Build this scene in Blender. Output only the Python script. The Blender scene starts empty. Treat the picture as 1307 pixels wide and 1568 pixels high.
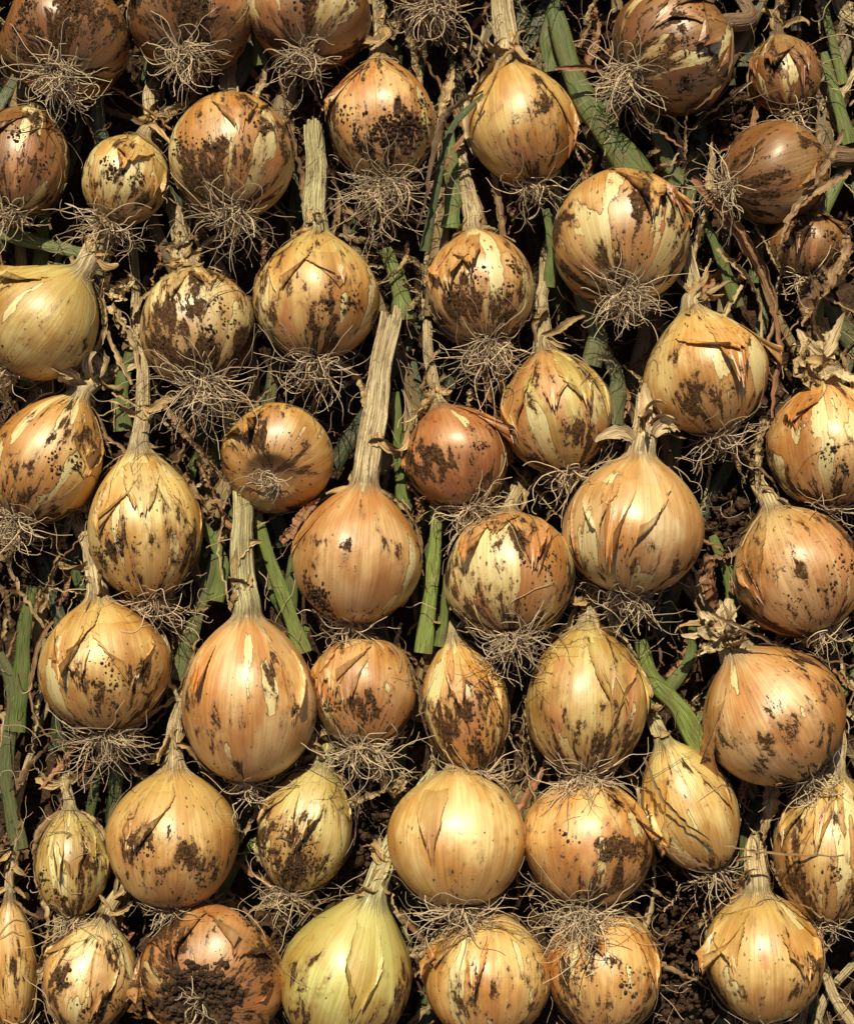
import bpy, math, numpy as np
from mathutils import Vector
rng=np.random.default_rng(11)
H=1.1; S=0.00042
def P(px,py,z):
    k=S*(H-z)/H
    return np.array([(px-653.5)*k,(784-py)*k,z])
def nrm(v): return v/(np.linalg.norm(v)+1e-12)
# ---------------------------------------------------------------- materials
class NT:
    def __init__(s,name):
        s.m=bpy.data.materials.new(name); s.m.use_nodes=True
        s.t=s.m.node_tree; s.t.nodes.clear()
        s.out=s.t.nodes.new('ShaderNodeOutputMaterial')
        s.b=s.t.nodes.new('ShaderNodeBsdfPrincipled')
        s.t.links.new(s.b.outputs[0],s.out.inputs[0])
    def set(s,sock,v):
        if isinstance(v,bpy.types.NodeSocket): s.t.links.new(v,sock)
        else:
            try: sock.default_value=v
            except Exception: sock.default_value=tuple(v)+(1,)
    def attr(s,n,o=1):
        a=s.t.nodes.new('ShaderNodeAttribute'); a.attribute_name=n; return a.outputs[o]
    def sep(s,v):
        a=s.t.nodes.new('ShaderNodeSeparateXYZ'); s.set(a.inputs[0],v); return a.outputs
    def M(s,op,a,b=0.0,c=0.0,clamp=False):
        n=s.t.nodes.new('ShaderNodeMath'); n.operation=op; n.use_clamp=clamp
        s.set(n.inputs[0],a); s.set(n.inputs[1],b); s.set(n.inputs[2],c); return n.outputs[0]
    def vmul(s,v,m,op='MULTIPLY'):
        n=s.t.nodes.new('ShaderNodeVectorMath'); n.operation=op
        s.set(n.inputs[0],v); s.set(n.inputs[1],m); return n.outputs[0]
    def noise(s,v,scale,detail,rough,w=0.0,dist=0.0):
        c=s.t.nodes.new('ShaderNodeCombineXYZ')
        for i,k in enumerate((1.0,1.37,.71)): s.set(c.inputs[i],s.M('MULTIPLY',w,k) if isinstance(w,bpy.types.NodeSocket) else w*k)
        n=s.t.nodes.new('ShaderNodeTexNoise'); n.noise_dimensions='3D'
        s.set(n.inputs['Vector'],s.vmul(v,c.outputs[0],'ADD'))
        n.inputs['Scale'].default_value=scale; n.inputs['Detail'].default_value=detail
        n.inputs['Roughness'].default_value=rough; n.inputs['Distortion'].default_value=dist
        return n.outputs[0]
    def mr(s,v,a,b,c=0.0,d=1.0,smooth=True):
        n=s.t.nodes.new('ShaderNodeMapRange'); n.interpolation_type='SMOOTHSTEP' if smooth else 'LINEAR'
        for i,x in enumerate((v,a,b,c,d)): s.set(n.inputs[i],x)
        return n.outputs[0]
    def mix(s,f,a,b,mode='MIX'):
        n=s.t.nodes.new('ShaderNodeMix'); n.data_type='RGBA'; n.blend_type=mode
        s.set(n.inputs[0],f)
        for k,x in ((6,a),(7,b)):
            if isinstance(x,tuple) and len(x)==3: x=x+(1,)
            s.set(n.inputs[k],x)
        return n.outputs[2]
    def bump(s,h,dist,strength=1.0):
        n=s.t.nodes.new('ShaderNodeBump'); n.inputs['Distance'].default_value=dist
        n.inputs['Strength'].default_value=strength
        s.set(n.inputs['Height'],h); s.t.links.new(n.outputs[0],s.b.inputs['Normal'])
    def fin(s,col,rough,spec=0.5):
        s.set(s.b.inputs['Base Color'],col); s.set(s.b.inputs['Roughness'],rough)
        s.set(s.b.inputs['Specular IOR Level'],spec)

def mat_skin():
    n=NT('onion_skin'); lp=n.attr('lp'); v=n.sep(lp)[2]
    pa=n.sep(n.attr('pa')); pb=n.sep(n.attr('pb'))
    seed,dirt,peel=pa[0],pa[1],pa[2]; red,green,edge=pb[0],pb[1],pb[2]
    c1=n.attr('pc',0); cs=n.attr('pd',0)
    W=lambda k:n.M('ADD',seed,k)
    jag=n.M('MULTIPLY',n.M('SUBTRACT',n.noise(n.vmul(lp,(1,1,.8)),7,3,.6,W(3)),.5),.13)
    fib=n.noise(n.vmul(lp,(1,1,.05)),22,2,.6,W(5))
    tone=n.noise(n.vmul(lp,(1,1,.7)),1.5,3,.6,W(9))
    col=n.mix(n.mr(tone,.36,.64),c1,n.vmul(c1,(.76,.53,.30)))
    # coppery lower half, shade toward the root end painted in as darker brown; the boundary follows the blotchy tone field
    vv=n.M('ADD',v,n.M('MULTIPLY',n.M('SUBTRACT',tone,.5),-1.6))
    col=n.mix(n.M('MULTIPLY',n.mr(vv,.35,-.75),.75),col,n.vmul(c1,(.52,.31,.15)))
    col=n.mix(n.mr(fib,.3,.7),n.vmul(col,(.82,.75,.66)),n.vmul(col,(1.08,1.08,1.08)))
    gm=n.M('MULTIPLY',n.mr(v,.0,.9),green)
    col=n.mix(gm,col,(.54,.49,.17))
    rn=n.M('ADD',n.noise(n.vmul(lp,(1,1,.45)),1.5,2,.55,W(31)),jag)
    rt=n.M('SUBTRACT',.70,n.M('MULTIPLY',red,.28))
    rm=n.mr(rn,rt,n.M('ADD',rt,.04))
    col=n.mix(n.M('MULTIPLY',rm,.72),col,n.mix(n.mr(tone,.4,.6),(.58,.25,.09),(.42,.15,.05)))
    pn=n.M('ADD',n.noise(n.vmul(lp,(1,1,.34)),1.9,2,.5,W(17)),jag)
    pt=n.M('SUBTRACT',.71,n.M('MULTIPLY',peel,.32))
    pm=n.mr(pn,pt,n.M('ADD',pt,.010))
    pcol=n.mix(n.mr(fib,.35,.65),(.74,.60,.28),(.86,.79,.46))
    pcol=n.mix(n.mr(v,.0,-.9),pcol,n.vmul(pcol,(.68,.55,.40)))
    col=n.mix(n.M('MULTIPLY',pm,.88),col,pcol)
    eb=n.M('SUBTRACT',1.0,n.M('DIVIDE',n.M('ABSOLUTE',n.M('SUBTRACT',pn,pt)),.010),clamp=True)
    col=n.mix(n.M('MULTIPLY',eb,.6),col,(.12,.055,.02))
    # dirt / mould mottles
    fine=n.noise(lp,20,4,.72,W(6))
    low=n.M('MULTIPLY',n.M('SUBTRACT',n.noise(lp,1.25,1,.5,W(21)),.5),.60)
    mn=n.noise(n.vmul(lp,(1,1,.62)),4.6,5,.68,W(13),.3)
    mn=n.M('ADD',n.M('ADD',mn,low),n.M('MULTIPLY',v,-.06))
    mn=n.M('ADD',mn,n.M('MULTIPLY',n.M('SUBTRACT',fine,.5),.10))
    mt=n.M('SUBTRACT',.735,n.M('MULTIPLY',dirt,.255))
    mm=n.mr(mn,mt,n.M('ADD',mt,.035))
    halo=n.mr(mn,n.M('SUBTRACT',mt,.11),n.M('ADD',mt,.01))
    col=n.mix(n.M('MULTIPLY',halo,.58),col,(.24,.105,.03))
    dk=n.mix(n.mr(fine,.42,.64),(.024,.0115,.006),(.18,.08,.028))
    col=n.mix(n.M('MULTIPLY',mm,.94),col,dk)
    sp=n.noise(n.vmul(lp,(1,1,.8)),11,2,.6,W(51))
    st=n.M('SUBTRACT',.73,n.M('MULTIPLY',dirt,.13))
    sm=n.mr(sp,st,n.M('ADD',st,.03))
    col=n.mix(n.M('MULTIPLY',sm,.85),col,(.05,.023,.010))
    col=n.mix(n.M('MULTIPLY',edge,.60),col,(.20,.09,.03))
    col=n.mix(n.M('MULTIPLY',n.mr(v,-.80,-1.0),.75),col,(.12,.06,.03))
    nk=n.mr(n.M('ADD',v,n.M('MULTIPLY',n.M('SUBTRACT',fib,.5),.6)),.92,1.15)
    sn=n.noise(n.vmul(lp,(1,1,.22)),7,5,.7,W(8))
    sc=n.mix(n.mr(sn,.36,.62),n.vmul(cs,(.42,.33,.23)),n.vmul(cs,(1.25,1.25,1.25)))
    sc=n.mix(n.M('MULTIPLY',n.mr(n.noise(n.vmul(lp,(1,1,1.2)),3,5,.72,W(66)),.55,.61),.75),sc,(.12,.06,.025))
    col=n.mix(nk,col,sc)
    rough=n.M('ADD',n.M('ADD',.48,n.M('MULTIPLY',mm,.32)),n.M('MULTIPLY',nk,.12),clamp=True)
    n.fin(col,rough,n.M('SUBTRACT',1.0,n.M('MULTIPLY',mm,.8)))
    n.set(n.b.inputs['Coat Weight'],n.M('MULTIPLY',n.M('SUBTRACT',1.0,n.M('MAXIMUM',mm,nk)),.65))
    n.b.inputs['Coat Roughness'].default_value=.36
    n.b.inputs['Coat Tint'].default_value=(1,.93,.78,1)
    h=n.M('ADD',n.M('MULTIPLY',fib,.22),n.M('MULTIPLY',pm,-.5))
    h=n.M('ADD',h,n.M('MULTIPLY',n.M('ADD',n.M('MULTIPLY',mm,1.5),.16),fine))
    h=n.M('ADD',h,n.M('MULTIPLY',nk,n.M('MULTIPLY',sn,1.6)))
    n.bump(h,.0012,.95)
    return n.m
def mat_fibre(name,rough,green=False):
    n=NT(name); lp=n.attr('lp'); c=n.attr('pc',0); w=n.sep(n.attr('pa'))[0]
    f=n.noise(n.vmul(lp,(1,1,.3)),8,2,.65,w); g=n.noise(lp,2.5,3,.7,n.M('ADD',w,5))
    col=n.mix(n.mr(f,.3,.7),n.vmul(c,(.5,.45,.4)),n.vmul(c,(1.25,1.25,1.2)))
    col=n.mix(n.M('MULTIPLY',n.mr(g,.50,.62),.8),col,(.09,.05,.022) if not green else (.16,.12,.05))
    n.fin(col,rough,.5); n.bump(f,.0008,.7); return n.m
def mat_root():
    n=NT('onion_root'); c=n.attr('pc',0); n.fin(c,.65,.4); return n.m
def mat_soil():
    n=NT('soil'); tc=n.t.nodes.new('ShaderNodeTexCoord').outputs['Object']
    a=n.noise(tc,120,5,.75,1.0); b=n.noise(tc,700,3,.7,2.0)
    col=n.mix(n.mr(a,.35,.68),(.030,.017,.010),(.115,.063,.034))
    col=n.mix(n.M('MULTIPLY',n.mr(b,.60,.70),.8),col,(.26,.155,.08))
    n.fin(col,.9,.2); n.bump(n.M('ADD',a,n.M('MULTIPLY',b,.35)),.003,1.0); return n.m
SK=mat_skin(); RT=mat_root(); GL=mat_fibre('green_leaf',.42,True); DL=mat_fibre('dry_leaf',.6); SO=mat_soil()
MATS=[SK,RT,GL,DL,SO]
# ---------------------------------------------------------------- geometry
class Geo:
    def __init__(s): s.v=[];s.f=[];s.m=[];s.at={k:[] for k in('lp','pa','pb','pc','pd')};s.n=0
    def grid(s,V,lp,mat,pa=(0,0,0),pb=(0,0,0),pc=(1,1,1),pd=(1,1,1),wrap=True,mask=None):
        a,b,_=V.shape; idx=np.arange(a*b).reshape(a,b)+s.n
        if wrap:
            j=np.roll(idx,-1,1); q=np.stack([idx[:-1],j[:-1],j[1:],idx[1:]],-1)
        else: q=np.stack([idx[:-1,:-1],idx[:-1,1:],idx[1:,1:],idx[1:,:-1]],-1)
        if mask is not None: q=q[mask]
        q=q.reshape(-1,4); s.v.append(V.reshape(-1,3)); s.f.append(q); s.m.append(np.full(len(q),mat))
        s.at['lp'].append(lp.reshape(-1,3))
        for k,x in(('pa',pa),('pb',pb),('pc',pc),('pd',pd)):
            x=np.array(x,float)
            s.at[k].append(x.reshape(-1,3) if x.ndim==3 else np.tile(x[:3],(a*b,1)))
        s.n+=a*b
    def build(s,name,loc=(0,0,0)):
        loc=np.array(loc,float)
        V=(np.concatenate(s.v)-loc).astype(np.float32); F=np.concatenate(s.f).astype(np.int32)
        me=bpy.data.meshes.new(name); me.vertices.add(len(V)); me.vertices.foreach_set('co',V.ravel())
        me.loops.add(F.size); me.loops.foreach_set('vertex_index',F.ravel())
        me.polygons.add(len(F)); me.polygons.foreach_set('loop_start',np.arange(len(F),dtype=np.int32)*4)
        for m in MATS: me.materials.append(m)
        me.polygons.foreach_set('material_index',np.concatenate(s.m).astype(np.int32))
        me.polygons.foreach_set('use_smooth',np.ones(len(F),bool))
        for k in('lp','pa','pb'):
            a=me.attributes.new(k,'FLOAT_VECTOR','POINT'); a.data.foreach_set('vector',np.concatenate(s.at[k]).astype(np.float32).ravel())
        for k in('pc','pd'):
            d=np.concatenate(s.at[k]); d=np.hstack([d,np.ones((len(d),1))]).astype(np.float32)
            a=me.attributes.new(k,'FLOAT_COLOR','POINT'); a.data.foreach_set('color',d.ravel())
        me.update(calc_edges=True)
        o=bpy.data.objects.new(name,me); o.location=loc; bpy.context.collection.objects.link(o); return o
def spline(pts,n):
    p=[np.array(q,float) for q in pts]; p=[2*p[0]-p[1]]+p+[2*p[-1]-p[-2]]; out=[]
    seg=len(p)-3
    for t in np.linspace(0,seg,n):
        i=min(int(t),seg-1); u=t-i; a,b,c,d=p[i:i+4]
        out.append(.5*((2*b)+(c-a)*u+(2*a-5*b+4*c-d)*u*u+(3*b-a-3*c+d)*u**3))
    return np.array(out)
def frames(path,up):
    T=np.gradient(path,axis=0); T/=np.linalg.norm(T,axis=1)[:,None]+1e-12
    U=np.zeros_like(T); u=up
    for i,t in enumerate(T):
        u=nrm(u-t*np.dot(u,t)); U[i]=u
    return T,U,np.cross(T,U)
def tube(g,path,rad,mat,sides=8,flat=1.0,up=np.array([0,0,1.]),ridge=0.0,vscale=30,v0=0,**kw):
    T,U,W=frames(path,up); ph=np.linspace(0,2*np.pi,sides,endpoint=False)
    r=np.asarray(rad)[:,None]*(1+ridge*np.cos(5*ph+1)[None]+ridge*.6*np.cos(9*ph)[None])
    V=path[:,None]+U[:,None]*(r*np.cos(ph)*flat)[...,None]+W[:,None]*(r*np.sin(ph))[...,None]
    s=np.concatenate([[0],np.cumsum(np.linalg.norm(np.diff(path,axis=0),axis=1))])*vscale+v0
    lp=np.stack(np.broadcast_arrays(np.cos(ph)[None],np.sin(ph)[None],s[:,None]),-1)
    g.grid(V,lp,mat,**kw)
def ribbon(g,path,w,mat,twist=0,curl=.3,rs=rng,cols=6,vmin=0,vs=30,**kw):
    n=len(path); T,U,W=frames(path,np.array([0,0,1.]))
    tw=np.linspace(0,twist,n)+rs.uniform(-.4,.4); a=np.linspace(-1,1,cols)
    U2=U*np.cos(tw)[:,None]+W*np.sin(tw)[:,None]; W2=np.cross(T,U2)
    b=np.linspace(0,1,n); ww=w*(np.sin(np.pi*np.clip(b*.85+.12,0,1))**.6)*(1+rs.uniform(-.25,.25,n))
    V=path[:,None]+W2[:,None]*(ww[:,None]*a)[...,None]+U2[:,None]*((ww[:,None]*a*a)*curl+ww[:,None]*.12*np.sin(a*6+b[:,None]*9))[...,None]
    lp=np.stack(np.broadcast_arrays(a[None]*1.2,a[None]*0+.3,(b*np.linalg.norm(path[-1]-path[0])*vs)[:,None]+vmin),-1)
    g.grid(V,lp,mat,wrap=False,**kw)
def wander(start,d,L,n,curl,rs,zmin=.004,drift=None):
    p=np.array(start,float); d=nrm(np.array(d,float)); out=[p.copy()]; w=rs.normal(size=3)*curl
    for i in range(n-1):
        w=w*.8+rs.normal(size=3)*curl*.6; d=nrm(d+w)
        if drift is not None: d=nrm(d+drift)
        p=p+d*L/n; p[2]=max(p[2],zmin); out.append(p.copy())
    return np.array(out)
PAL=dict(G=(.82,.57,.235),Y=(.88,.71,.34),O=(.75,.63,.27),T=(.82,.545,.27),B=(.40,.235,.10),R=(.66,.33,.145),L=(.88,.74,.41),V=(.68,.64,.26))
STR=(.68,.54,.30); GRN=(.60,.54,.27); BRN=(.30,.19,.10)
D=[
(100,62,97,84,0,35,'B',.75,.2,.3,0,14,0,None,BRN,90,75),
(290,30,92,70,0,32,'B',.8,.2,.6,0,14,0,None,BRN,80,70),
(475,25,90,76,5,25,'B',.65,.35,.3,0,14,0,None,BRN,50,75),
(660,-45,75,62,0,25,'B',.7,.2,.3,0,14,0,None,BRN,90,75),
(1030,78,100,88,60,15,'B',.7,.45,.2,0,14,0,None,BRN,70,85),
(1200,115,53,62,-8,10,'B',.6,.3,.2,.2,10,.3,[(1190,35),(1200,-20)],BRN,25,60),
(35,247,70,87,5,20,'B',.6,.3,.3,0,14,0,None,BRN,40,60),
(193,275,66,70,20,8,'Y',.55,.5,0,.3,10,.2,[(232,190),(228,140)],STR,55,90),
(355,238,94,98,-5,22,'G',.70,.5,.2,.1,14,0,None,STR,60,90),
(585,185,82,93,-4,8,'T',.70,.35,.4,0,10,.35,[(582,60),(578,5),(575,-50)],STR,110,110),
(797,190,80,93,-12,2,'G',.38,.15,.2,.1,18,.4,[(775,70),(770,20),(768,-40)],STR,50,70),
(1185,265,78,82,70,15,'B',.5,.1,.3,0,16,0,None,BRN,60,70),
(1235,378,60,54,10,15,'B',.6,.2,.2,0,12,0,None,BRN,20,50),
(950,365,105,106,0,30,'G',.62,.66,.4,0,15,0,None,STR,85,75),
(68,492,86,92,38,-5,'O',.25,.1,0,.35,16,.6,[(125,400),(150,370),(175,330)],STR,20,60),
(300,500,88,92,-10,20,'L',.72,.55,.1,0,15,.3,[(283,390),(272,350),(268,325)],STR,80,110),
(484,455,93,98,0,5,'G',.52,.45,.35,.4,17,.45,[(482,320),(484,260),(482,190)],GRN,70,95),
(737,440,82,88,-8,12,'T',.66,.5,.3,0,13,.2,[(722,330),(710,270),(700,225)],STR,80,100),
(1080,570,93,95,-12,0,'Y',.48,.35,.0,.2,12,.55,[(1062,440),(1055,400),(1045,360)],STR,45,80),
(1268,682,92,95,-3,5,'T',.60,.3,.3,0,20,.2,[(1262,575),(1255,530)],STR,20,60),
(75,702,82,102,25,5,'G',.57,.4,.2,0,17,.4,[(125,610),(150,580)],STR,70,85),
(425,702,86,80,10,62,'G',.44,.3,.2,0,14,0,None,STR,22,45),
(852,630,85,93,-12,5,'O',.46,.35,.82,.4,11,.45,[(832,510),(828,460),(835,430)],STR,50,80),
(697,700,80,80,-18,12,'R',.58,.2,.6,0,9,.3,[(665,600),(657,550),(655,510)],STR,70,80),
(222,805,88,112,-4,0,'Y',.54,.3,.1,.1,11,.6,[(217,680),(220,620),(218,560)],STR,55,85),
(547,850,98,105,6,-2,'T',.32,.05,.1,0,19,.6,[(560,720),(570,660),(580,590),(600,480)],STR,35,70),
(970,805,108,106,5,-2,'L',.38,.35,.1,.1,20,.35,[(975,710),(985,670),(990,640)],STR,80,85),
(1220,875,98,100,-20,10,'T',.62,.3,.4,.2,14,.2,[(1180,780),(1165,750)],STR,30,60),
(780,880,100,98,0,22,'T',.67,.6,.3,0,13,0,[(790,780),(795,740)],STR,70,85),
(158,1020,100,100,-5,5,'G',.55,.4,.2,.1,15,.4,[(145,915),(143,870),(135,830)],STR,90,90),
(380,1072,105,126,0,-3,'T',.38,.2,.1,0,18,.5,[(374,940),(370,880),(370,780)],GRN,35,80),
(557,1057,79,86,0,22,'T',.56,.45,.3,0,12,0,None,STR,70,95),
(712,1080,65,100,-10,5,'G',.64,.4,.6,.2,10,.7,[(693,970),(680,940)],STR,60,70),
(897,1072,92,112,3,12,'O',.50,.35,.40,.2,12,.3,[(900,950)],STR,75,90),
(1182,1095,111,106,-30,0,'T',.42,.1,.2,0,17,.3,[(1115,985),(1095,960)],STR,40,80),
(110,1322,55,80,-3,5,'O',.60,.4,.2,.3,8,.5,[(100,1220),(98,1180)],STR,40,60),
(265,1285,100,104,0,5,'G',.52,.15,.1,.3,12,.35,[(262,1180),(262,1150)],STR,35,60),
(468,1270,73,96,15,0,'O',.58,.45,.4,.5,15,.5,[(490,1165),(500,1130)],GRN,50,80),
(700,1285,103,103,0,15,'Y',.24,.0,.0,.2,14,0,None,STR,70,100),
(900,1290,100,98,5,18,'G',.56,.5,.2,.1,14,0,None,STR,110,110),
(1055,1235,72,103,-22,0,'Y',.40,.25,.0,.3,11,.5,[(1010,1125),(990,1080)],GRN,35,70),
(1268,1300,82,112,5,5,'O',.58,.35,.2,.3,15,.3,None,STR,30,60),
(18,1480,38,100,-2,0,'G',.50,.2,.2,.1,7,.5,[(8,1375),(20,1290),(35,1190)],STR,20,50),
(140,1495,72,83,12,0,'L',.62,.5,.1,.2,11,.4,[(170,1405),(180,1370)],STR,30,50),
(323,1493,108,98,25,73,'T',.76,.3,.75,0,22,.2,None,STR,10,30),
(532,1490,102,118,18,-2,'V',.24,.10,0,.6,17,1.0,[(585,1345),(598,1300)],GRN,30,60),
(745,1495,95,97,0,10,'G',.50,.4,.2,.2,14,0,None,STR,40,60),
(925,1485,88,95,0,15,'G',.58,.4,.2,0,14,0,None,STR,50,60),
(1165,1465,92,98,-3,0,'G',.48,.3,.1,.3,17,.3,[(1157,1360),(1155,1310)],STR,30,60),
]
info=[]
for i,d in enumerate(D):
    cx,cy,rx,ry,ang,tilt=d[:6]
    t=math.radians(tilt); a=math.radians(ang)
    A=np.array([math.sin(a)*math.cos(t),math.cos(a)*math.cos(t),-math.sin(t)])
    z=rx*S*.85+.014
    C=P(cx,cy,z); k=(H-z)/H*S
    R=rx*k
    c2=math.cos(t)**2
    Lr=math.sqrt(max(ry**2-(rx*math.sin(t))**2,(.8*rx)**2*c2)/c2) if abs(tilt)<45 else rx*.80
    info.append([C,A,R,Lr*k])
def pushout(p,m=1.02):
    for C,A,R,L in info:
        d=p-C; near=np.einsum('ij,ij->i',d,d)<(max(R,L)*1.15)**2
        if not near.any(): continue
        al=d@A; q=np.linalg.norm((d-al[:,None]*A)/R+ (al/L)[:,None]*A,axis=1)
        ins=near&(q<m); 
        if ins.any(): p[ins]=C+d[ins]*(m/np.maximum(q[ins],.2))[:,None]
    p[:,2]=np.maximum(p[:,2],.004); return p
def crumbs(g,pts,rs,r0,r1,mat=4,pc=(.03,.02,.013)):
    u=np.linspace(0,np.pi,5); v=np.linspace(0,2*np.pi,6,endpoint=False)
    b=np.stack([np.sin(u)[:,None]*np.cos(v),np.sin(u)[:,None]*np.sin(v),np.cos(u)[:,None]*np.ones(6)],-1)
    for p in pts:
        r=rs.uniform(r0,r1)*rs.uniform(.4,1); V=p+b*r*rs.uniform(.55,1.3,3)*(1+rs.uniform(-.25,.25,(5,6,1)))
        g.grid(V,b,mat,pc=pc)
NB,NP=84,96
objs=[]
for i,d in enumerate(D):
    cx,cy,rx,ry,ang,tilt,pal,dirt,peel,red,green,nr,pear,stem,scol,nroot,rlen=d
    nroot=int(nroot*1.6); rlen*=1.3
    rs=np.random.default_rng(100+i); C,A,R,L=info[i]; g=Geo()
    Z=np.array([0,0,1.]); U=Z-A*A[2]
    U=nrm(U); W=np.cross(A,U)
    seed=i*7.31+rs.uniform(0,3)
    c1=np.array(PAL[pal])*rs.uniform(.95,1.04,3)*rs.uniform(.86,1.02); pa=(seed,dirt,peel); pb=(red,green,0)
    nrr=nr*S/R; facing=tilt>45
    lerp=lambda a_,b_:a_+(b_-a_)*pear
    cp=[(-1.0,.0),(-.985,.17),(-.92,.39),(-.78,.63),(-.55,.84),(-.27,.965),(0,1),(.25,lerp(.968,.93)),(.5,lerp(.86,.77)),(.70,lerp(.70,.575)),(.85,lerp(.50,.42)),(.95,max(lerp(.32,.31),nrr*1.35)),(1.04,max(lerp(.20,.24),nrr*1.18)),(1.16,max(lerp(.14,.19),nrr*1.06))]
    pr=spline([(x,y,0) for x,y in cp],400)[:,:2]; pr[:,1]=np.maximum(pr[:,1],0)
    al=np.concatenate([[0],np.cumsum(np.linalg.norm(np.diff(pr,axis=0),axis=1))])
    def rad(s): return np.interp(s,pr[:,0],pr[:,1])
    fr=[(rs.uniform(0,6.28),rs.integers(1,5),rs.uniform(.5,4),rs.uniform(.006,.02)) for _ in range(6)]
    def disp(s,ph):
        o=1+0*s*ph
        for p0,kk,ks,am in fr: o=o+am*np.cos(kk*ph+p0+ks*s)
        o=o+.004*np.cos(11*ph+p0)+.002*np.cos(23*ph+s*2)
        return o
    def surf(s,ph,off=0):
        r=rad(s)*disp(s,ph)*R+off
        sg=s*L+0*ph
        ex=np.where(s<0,off*np.abs(s),0)
        V=C+(A*(sg-ex)[...,None])+U*(r*np.cos(ph))[...,None]+W*(r*np.sin(ph))[...,None]
        lim,am=(.88,.28) if facing else (.955,.06)
        dim=np.clip((-s-lim)/(1-lim),0,1)+0*ph
        return V+A*(dim**1.3*am*L)[...,None]
    ph=np.linspace(0,2*np.pi,NP,endpoint=False)
    s=np.interp(np.linspace(0,al[-1],NB),al,pr[:,0])[:,None]*np.ones(NP)
    PH=ph[None]*np.ones((NB,1)); V=surf(s,PH)
    lp=np.stack([np.cos(PH),np.sin(PH),s],-1)
    top=C+A*L*1.16
    if stem:
        zz=top[2]; n=len(stem); pts=[top]
        for k,(sx,sy) in enumerate(stem):
            z=max(.02,zz-(.003 if n>2 else .006)*(k+1)*(.5 if i in(25,30,16,10) else 1)); q=P(sx,sy,z)
            if np.dot(q-pts[-1],A)>.006: pts.append(q)
        if len(pts)==1: pts.append(top+A*.02)
        last=pts[-1]; dd=nrm(pts[-1]-pts[-2]); ended=i in(25,16,17)
        if not ended: pts+= [last+dd*.03+np.array([rs.uniform(-.008,.008),0,-.018]),last+dd*.09+np.array([rs.uniform(-.02,.02),0,-.6*last[2]])]
    else:
        ended=False
        pts=[top,top+A*.02+np.array([0,0,-.004]),top+np.array([rs.uniform(-.01,.01),.05,0])]
        if facing: pts=[top,top+A*.008]
        else: pts[-1][2]=max(.008,top[2]*.35)
    NN=60; path=spline(pts,NN); path[:,2]=np.maximum(path[:,2],.003)
    t0=np.linspace(0,1,NN); dl=np.concatenate([[0],np.cumsum(np.linalg.norm(np.diff(path,axis=0),axis=1))])
    path[:,0]+=np.clip(dl/.03,0,1)*.0006*np.sin(dl*110+seed)
    sd=1.16+dl/L
    r116=float(rad(1.16))
    nk=nrr+(r116-nrr)*np.exp(-(sd-1.16)/.15)
    bul=np.ones(NN)
    for _ in range(2):
        c0=rs.uniform(.012,max(.02,dl[-1]*.7)); bul+= -.09/(1+np.exp(-np.clip((dl-c0)/.0008,-40,40)))+.05
    bul=1+(bul-bul[0])*np.clip(dl/.008,0,1)
    rr=nk*R*bul
    if not ended: rr*=1-.35*t0
    T,U3,W3=frames(path,U)
    clp=np.clip(dl/.012,0,1)[:,None]
    fold=1+clp*(.08*np.cos(3*ph[None]+seed+dl[:,None]*12)+.06*np.cos(7*ph[None]-dl[:,None]*20+1)+.035*np.cos(13*ph[None]+dl[:,None]*15)+.03*np.cos(21*ph[None]))
    fold=fold*disp(np.full((NN,1),1.16),ph[None])
    Vn=path[:,None]+U3[:,None]*(rr[:,None]*fold*np.cos(ph)*(1-.2*clp))[...,None]+W3[:,None]*(rr[:,None]*fold*np.sin(ph))[...,None]
    lpn=np.stack(np.broadcast_arrays(np.cos(ph)[None],np.sin(ph)[None],sd[:,None]),-1)
    V=np.concatenate([V,Vn[1:]]); lp=np.concatenate([lp,lpn[1:]])
    if ended:
        jg=rs.uniform(-1,1,NP); V[-4:]+= (T[-1]*.007)[None,None]*np.repeat(jg.reshape(-1,6).mean(1),6)[None,:,None]*np.array([.2,.5,.9,1.3])[:,None,None]
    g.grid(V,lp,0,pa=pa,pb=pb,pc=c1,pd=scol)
    # loose outer skin layers
    nf=rs.integers(1,3)+(rs.integers(1,4) if peel>.2 else 0)
    if i in(14,38,45): nf=1
    if i==44: nf=7
    for f in range(nf):
        pc0=rs.uniform(-1.2,1.2); w=rs.uniform(.18,.6); s1=rs.uniform(.6,.98); s0=max(s1-rs.uniform(.5,1.5),-.8)
        if facing: pc0=rs.uniform(0,6.28); s1=rs.uniform(-.1,.3); s0=rs.uniform(-.88,-.7)
        na,nb=24,40; a=np.linspace(-1,1,na); bb=np.linspace(0,1,nb)
        jl=np.cumsum(rs.normal(size=nb))*.035; jr=np.cumsum(rs.normal(size=nb))*.035
        shp=1-.75*bb**2.2
        wl=w*shp*(1+jl-jl[0]); wr=w*shp*(1+jr-jr[0])
        PHf=pc0+np.where(a[None]<0,a[None]*wl[:,None],a[None]*wr[:,None])+.25*rs.normal()*bb[:,None]
        tipj=1-.12*np.abs(np.sin(a*rs.uniform(3,9)+f))-.25*np.abs(a)**2-.05*rs.uniform(0,1,na)
        sf=s1+(s0-s1)*bb[:,None]*tipj[None]
        curl=rs.choice([.02,.05,.10,.20])*R
        off=.0004+curl*bb[:,None]**4+.12*R*np.abs(a[None])**6*rs.uniform(0,1)*bb[:,None]-.0022*np.clip(1-bb[:,None]/.15,0,1)
        Vf=surf(sf,PHf,off); lpf=np.stack([np.cos(PHf),np.sin(PHf),sf],-1)
        fc=c1*rs.uniform(.75,1.08)*np.array([1,.92,.80])
        ed=np.clip(np.maximum((np.abs(a[None])-.90)/.10,(bb[:,None]-.95)/.05),0,1)*rs.uniform(.3,1)
        pbf=np.stack([np.full((nb,na),red*.9),np.full((nb,na),green),ed],-1)
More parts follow.
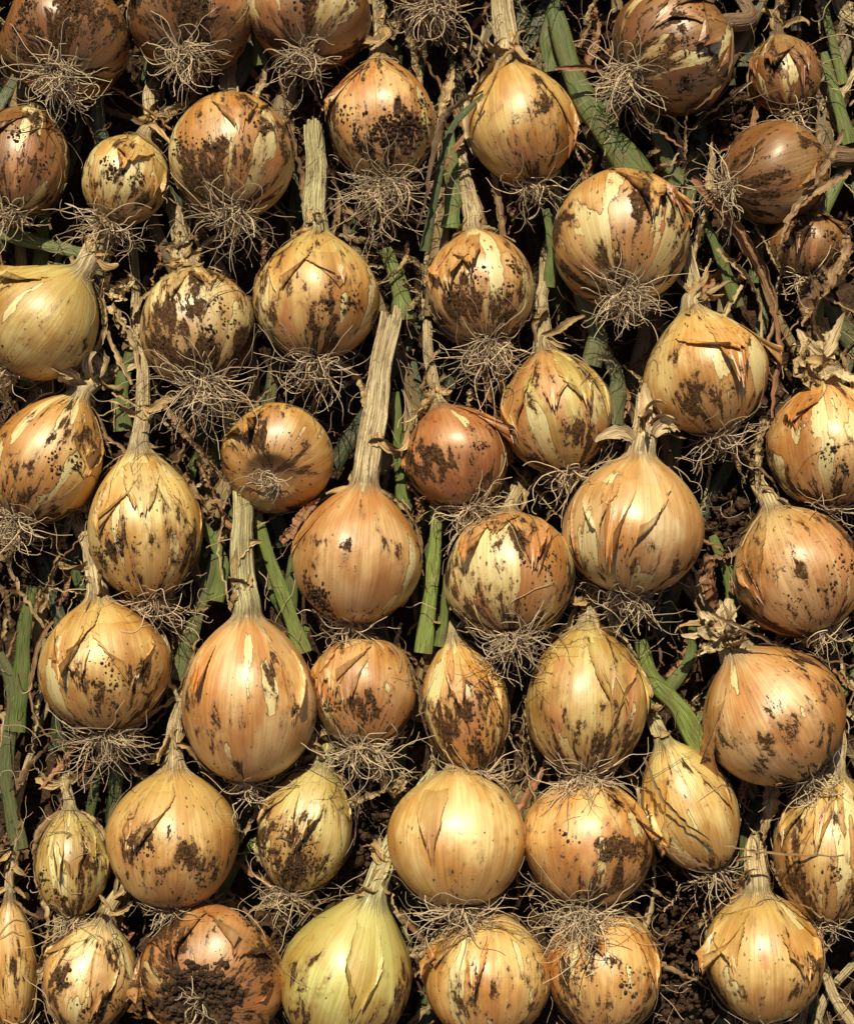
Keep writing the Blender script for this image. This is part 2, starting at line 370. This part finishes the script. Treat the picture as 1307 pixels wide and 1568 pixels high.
        g.grid(Vf,lpf,0,pa=(seed,dirt*.9,0),pb=pbf,pc=fc,pd=scol,wrap=False)
    if stem:
        for f in range(rs.integers(5,9)):
            k=rs.integers(1,20); st=path[k]+np.array([rs.uniform(-.6,.6)*rr[k],0,rr[k]*.7])
            dr=A*rs.uniform(-1,.8)+np.array([rs.uniform(-.8,.8),0,rs.uniform(.0,.4)])
            pth=wander(st,dr,rs.uniform(.012,.036),18,.18,rs,drift=np.array([0,0,-.06])); pth=pushout(pth,1.03)
            ribbon(g,pth,rs.uniform(.001,.0036),3,twist=rs.uniform(-3,3),curl=.7,rs=rs,pa=(seed+f,.4,0),pc=np.array(STR)*np.array([1.0,.85,.7])*rs.uniform(.5,1.05))
    if i in(20,26,34,19):
        for f in range(7):
            k=rs.integers(0,26); st=path[k]+np.array([rs.uniform(-1,1)*rr[k],0,rr[k]*.9])
            dr=A*rs.uniform(-.5,1)+np.array([rs.uniform(-.9,.9),0,rs.uniform(.1,.6)])
            pth=wander(st,dr,rs.uniform(.018,.034),16,.12,rs); pth=pushout(pth,1.04)
            ribbon(g,pth,rs.uniform(.003,.0065),3,twist=rs.uniform(-1.5,1.5),curl=.5,rs=rs,cols=9,pa=(seed+f,.4,0),pc=np.array((.76,.58,.35))*rs.uniform(.75,1.1))
    # roots
    base=C-A*L*.95; nst=17
    q=rs.uniform(0,2*np.pi,nroot); rr0=np.sqrt(rs.uniform(0,1,nroot))*.14*R
    p=base+U*(rr0*np.cos(q))[:,None]+W*(rr0*np.sin(q))[:,None]
    spread=rs.uniform(.2,1.3,nroot)
    dr=-A+ (U*np.cos(q)[:,None]+W*np.sin(q)[:,None])*spread[:,None]; dr+=np.array([0,-.2,.5])
    dr/=np.linalg.norm(dr,axis=1)[:,None]; ln=rlen*S*rs.uniform(.3,1.15,nroot)/nst
    wv=rs.normal(size=(nroot,3))*.16; paths=[p.copy()]
    for k in range(nst-1):
        wv=wv*.78+rs.normal(size=(nroot,3))*.17; dr=dr+wv; dr[:,2]-=.05; dr/=np.linalg.norm(dr,axis=1)[:,None]
        p=p+dr*ln[:,None]
        if k>1: p=pushout(p.copy(),1.035)
        paths.append(p.copy())
    paths=np.array(paths).transpose(1,0,2)
    for k in range(nroot):
        r0=rs.uniform(.0002,.00046); col=np.array((.74,.56,.36))*rs.uniform(.28,1.15)
        tube(g,paths[k],np.linspace(r0*1.2,r0*.5,nst),1,sides=4,pc=col)
        if rs.random()<.4:
            j=rs.integers(4,11); br=wander(paths[k][j],rs.normal(size=3),.010,7,.3,rs)
            tube(g,br,np.linspace(r0*.7,r0*.3,7),1,sides=3,pc=col)
    def cl_(nc,ms,ss,mp,sp,r0,r1):
        s_=np.clip(rs.normal(ms,ss,nc),-.98,.9); crumbs(g,surf(s_,rs.normal(mp,sp,nc),0.),rs,r0,r1)
    cl_(int(30+dirt*60),-.85,.12,0,1.0,.0003,.0010)
    if dirt>.5:
        for _ in range(4): cl_(int(dirt*40),rs.uniform(-.6,.1),.08,rs.uniform(-.9,.9),.10,.0002,.0015)
    if i==44: 
        s_=-1+np.abs(rs.normal(0,.085,900)); crumbs(g,surf(s_,rs.uniform(0,6.28,900),.0),rs,.0007,.0036)
    if i==25: cl_(260,-.62,.12,-.75,.16,.0004,.0017)
    if i==9: cl_(420,-.45,.14,.35,.4,.0004,.0019)
    if i==24: cl_(120,-.4,.1,-.8,.15,.0004,.0013)
    if i==37: cl_(260,-.5,.14,0,.5,.0004,.0015)
    objs.append(g.build('onion',C))
# ---------------------------------------------------------------- green leaves
rs=np.random.default_rng(5); g=Geo()
GR=[(.085,.12,.035),(.13,.18,.048),(.050,.07,.028),(.20,.26,.065),(.12,.14,.06)]
def leaf(pts,w,col,z,flat=.35,mat=2):
    pp=[P(x,y,z if not isinstance(z,(list,tuple)) else z[k]) for k,(x,y) in enumerate(pts)]
    path=spline(pp,26); t=np.linspace(0,1,26)
    r=w*S*(1-.45*t)*(1+.08*np.sin(t*17+w))
    tube(g,path,r,mat,sides=12,flat=flat,ridge=.05,pa=(rs.uniform(0,90),0,0),pc=np.array(col)*rs.uniform(.85,1.15))
EX=[([(-20,350),(60,372),(140,392)],14,1,.03),([(190,660),(186,600),(200,540)],15,1,.03),([(618,490),(612,440),(590,380)],17,3,.035),
([(985,275),(930,205),(880,120),(850,20)],24,1,.038),([(1040,285),(1010,215),(985,160)],14,0,.03),([(465,1000),(440,930),(408,840),(395,790)],13,3,.038),
([(648,1000),(660,900),(668,800),(665,740)],13,3,.040),([(672,990),(680,940),(684,880)],9,1,.038),([(1075,1150),(1040,1085),(1000,1040),(980,980)],17,3,.038),([(25,1120),(34,1030),(38,960),(50,900)],15,1,.03),
([(1130,470),(1105,400),(1080,340)],11,1,.034),([(845,110),(838,50),(860,-20)],14,1,.03),([(690,350),(694,290),(688,200)],14,1,.034),([(1300,220),(1280,150),(1260,80)],12,1,.03),
([(650,385),(668,290),(690,200),(740,145)],7,0,.06),([(400,100),(395,60),(380,10)],11,1,.03),([(160,230),(150,170),(160,100)],13,2,.03),([(840,440),(845,380),(835,320)],10,1,.035),
([(790,810),(760,730),(740,640)],14,2,.03),([(620,780),(612,700),(605,600)],12,1,.03),([(905,560),(915,510),(890,450),(870,380)],17,4,.036),([(940,650),(945,580),(925,540)],15,4,.036),
([(1020,1060),(1055,1010),(1060,960)],11,1,.034),([(1010,1090),(990,1060),(960,990)],10,1,.03),([(270,1040),(300,950),(330,850)],14,4,.03),([(330,920),(340,860),(310,800)],13,1,.03),([(175,1260),(180,1180),(200,1120)],13,2,.025),
([(1120,940),(1118,890),(1090,820)],12,1,.03),([(30,1300),(10,1180),(20,1060),(-10,980)],14,4,.03),([(440,1080),(450,1020),(470,960)],11,1,.03)]
for pts,w,c,z in EX: leaf(pts,w,GR[c],z)
for k in range(330):
    x=rs.uniform(-350,1650); y=rs.uniform(-250,1950); a=rs.normal(0,.28); Ln=rs.uniform(150,420); b2=rs.normal(0,30)
    z0=rs.uniform(.004,.026); c=np.array(GR[rs.integers(0,5)])*.75 if rs.random()<.65 else np.array((.26,.18,.085))*rs.uniform(.5,1.2)
    leaf([(x,y),(x+math.sin(a)*Ln/2+b2,y-Ln/2),(x+math.sin(a)*Ln,y-Ln)],rs.uniform(6,17),c,[z0,max(.004,z0-.003),max(.004,z0-.01)])
g.build('green_onion_leaves')
# ---------------------------------------------------------------- dried leaves
g=Geo(); DC=[(.56,.40,.21),(.38,.23,.115),(.22,.125,.062),(.66,.51,.29),(.42,.20,.10)]
def dry(pts,w,c,z,tw=2.5):
    path=spline([P(x,y,z) for x,y in pts],40); path+=rs.normal(0,.0005,(40,3))
    path=pushout(path,1.03)
    ribbon(g,path,w*S,3,twist=tw,curl=.6,rs=rs,pa=(rs.uniform(0,90),0,0),pc=np.array(DC[c])*rs.uniform(.8,1.15))
for q in [([(850,105),(930,110),(985,180),(1045,225)],5,4,.055),([(1045,250),(1050,180),(1075,60)],4,1,.06),([(1060,270),(1110,330),(1165,420),(1195,520),(1180,640)],9,4,.05),
([(1080,300),(1150,370),(1190,470),(1165,560)],7,1,.05),([(1100,380),(1160,450),(1170,600)],6,0,.045),([(1300,260),(1220,320),(1190,400)],7,1,.07),([(1290,200),(1250,280),(1215,330)],5,1,.07),
([(740,140),(690,170),(668,210),(640,350)],5,2,.075),([(250,620),(300,680),(350,740)],6,1,.05),([(180,480),(210,540),(225,640),(215,720)],5,0,.04),
([(580,760),(620,800),(650,880)],4,0,.055),([(270,740),(310,760),(350,770)],5,1,.05),([(430,830),(470,800),(500,780)],8,4,.05),
([(5,1090),(20,1200),(35,1280),(10,1380)],10,0,.03),([(60,1500),(70,1420),(60,1350)],9,0,.03),([(985,1160),(1020,1230),(1090,1285),(1180,1305),(1290,1310)],3,1,.075),
([(1180,1320),(1210,1370),(1290,1420)],3,1,.07),([(990,1230),(1010,1290),(1090,1330)],4,2,.07),([(1090,940),(1200,990),(1307,1020)],3,2,.08),([(690,100),(680,170),(672,250)],8,0,.035),
([(1250,400),(1240,450),(1250,520)],18,2,.05),([(1290,360),(1270,430),(1230,500)],12,1,.05),([(90,960),(50,1040),(70,1120),(140,1150)],4,1,.05),([(570,1160),(600,1210),(620,1180)],10,0,.04),
([(1085,850),(1090,900),(1115,960)],13,4,.045),([(1075,960),(1110,975),(1160,960)],14,3,.065),([(1065,1000),(1100,990),(1150,1000)],9,3,.062),([(1170,1170),(1180,1230),(1170,1290)],12,0,.04),([(770,1180),(790,1260),(820,1340)],6,0,.035),
([(180,1120),(270,1060),(300,980)],6,0,.04),([(160,440),(190,450),(200,420)],12,3,.035),([(170,470),(185,500),(200,520)],9,0,.035),([(1170,640),(1165,700),(1160,770)],9,0,.04),([(1250,590),(1230,560),(1240,520)],14,0,.055)]: dry(*q)
for k in range(1000):
    x=rs.uniform(-250,1560); y=rs.uniform(-150,1750); a=rs.normal(0,.6)+(math.pi if rs.random()<.5 else 0); Ln=rs.uniform(40,230); b2=rs.normal(0,18)
    z=rs.uniform(.012,.042)
    dry([(x,y),(x+math.sin(a)*Ln/2+b2,y-math.cos(a)*Ln/2),(x+math.sin(a)*Ln,y-math.cos(a)*Ln)],rs.uniform(1,7),rs.integers(0,5),z,rs.uniform(-5,5))
g.build('dried_onion_leaves')
g=Geo()
for k in range(1900):
    st=P(rs.uniform(-150,1450),rs.uniform(-100,1650),rs.uniform(.02,.055))
    pth=wander(st,np.append(rs.normal(size=2),0),rs.uniform(.012,.045),14,.28,rs); pth=pushout(pth,1.03)
    r0=rs.uniform(.0002,.0004); tube(g,pth,np.linspace(r0,r0*.5,14),1,sides=4,pc=np.array((.56,.40,.24))*rs.uniform(.2,1.1))
g.build('loose_root_tangle')
# ---------------------------------------------------------------- soil
g=Geo(); n=301; u=np.linspace(-1,1,n); xs=np.sinh(u*8.2)/np.sinh(8.2)*200
X,Y=np.meshgrid(xs,xs); Zz=np.zeros_like(X)
near=np.exp(-(X**2+Y**2)/4)
for k in range(30):
    f=rs.uniform(15,160); a=rs.uniform(0,6.28); Zz+=np.sin((X*math.cos(a)+Y*math.sin(a))*f+rs.uniform(0,6))*.10/f
V=np.stack([X,Y,Zz*near*.6-.002],-1)
g.grid(V,V,4,wrap=False); 
g.build('ground')
g=Geo(); N=6500
pts=np.stack([rs.uniform(-.42,.42,N),rs.uniform(-.48,.48,N),rs.uniform(0,.010,N)],-1); crumbs(g,pts,rs,.001,.0065)
pts=np.array([P(rs.normal(*a),rs.normal(*b),rs.uniform(.012,.028)) for a,b in [((1040,35),(1420,50)),((550,22),(1310,40)),((1120,25),(190,30)),((1120,20),(810,25)),((1040,40),(1520,30))] for _ in range(260)])
crumbs(g,pushout(pts,1.02),rs,.0008,.005)
g.build('soil_clods')
for gx in range(-2,16):
    for gy in range(-2,13):
        x=gx*185+(gy%2)*90-350+rs.uniform(-15,15); y=gy*205-420+rs.uniform(-20,20)
        if -90<x<1400 and -120<y<1690: continue
        if x<-500 or x>1800 or y<-450 or y>2000: continue
        o=objs[rs.choice([8,10,13,14,15,17,18,22,24,25,28,29,30,34,38,39])]
        c=bpy.data.objects.new('onion',o.data); c.location=Vector(P(x,y,o.location.z)); c.rotation_euler=(0,0,rs.uniform(-.3,.3)); bpy.context.collection.objects.link(c)
# ---------------------------------------------------------------- light, camera
el=math.radians(51); az=math.radians(-10)
sv=Vector((math.sin(az)*math.cos(el),math.cos(az)*math.cos(el),math.sin(el)))
sl=bpy.data.lights.new('sun','SUN'); sl.energy=5.0; sl.angle=math.radians(.5); sl.color=(1,.91,.67)
so=bpy.data.objects.new('sun',sl); so.rotation_euler=sv.to_track_quat('Z','Y').to_euler(); so.location=(0,1,2); bpy.context.collection.objects.link(so)
w=bpy.data.worlds.new('World'); bpy.context.scene.world=w; w.use_nodes=True; nt=w.node_tree
sky=nt.nodes.new('ShaderNodeTexSky'); sky.sky_type='NISHITA'; sky.sun_disc=False; sky.sun_elevation=el; sky.sun_rotation=az
bg=nt.nodes['Background']; nt.links.new(sky.outputs[0],bg.inputs[0]); bg.inputs[1].default_value=.05
cd=bpy.data.cameras.new('camera'); cam=bpy.data.objects.new('camera',cd); bpy.context.collection.objects.link(cam)
cam.location=(0,0,H); cd.sensor_fit='VERTICAL'; cd.angle=2*math.atan(784*S/H); cd.clip_start=.01; cd.clip_end=500
sc=bpy.context.scene; sc.camera=cam; sc.view_settings.view_transform='Standard'; sc.view_settings.look='None'; sc.view_settings.exposure=0
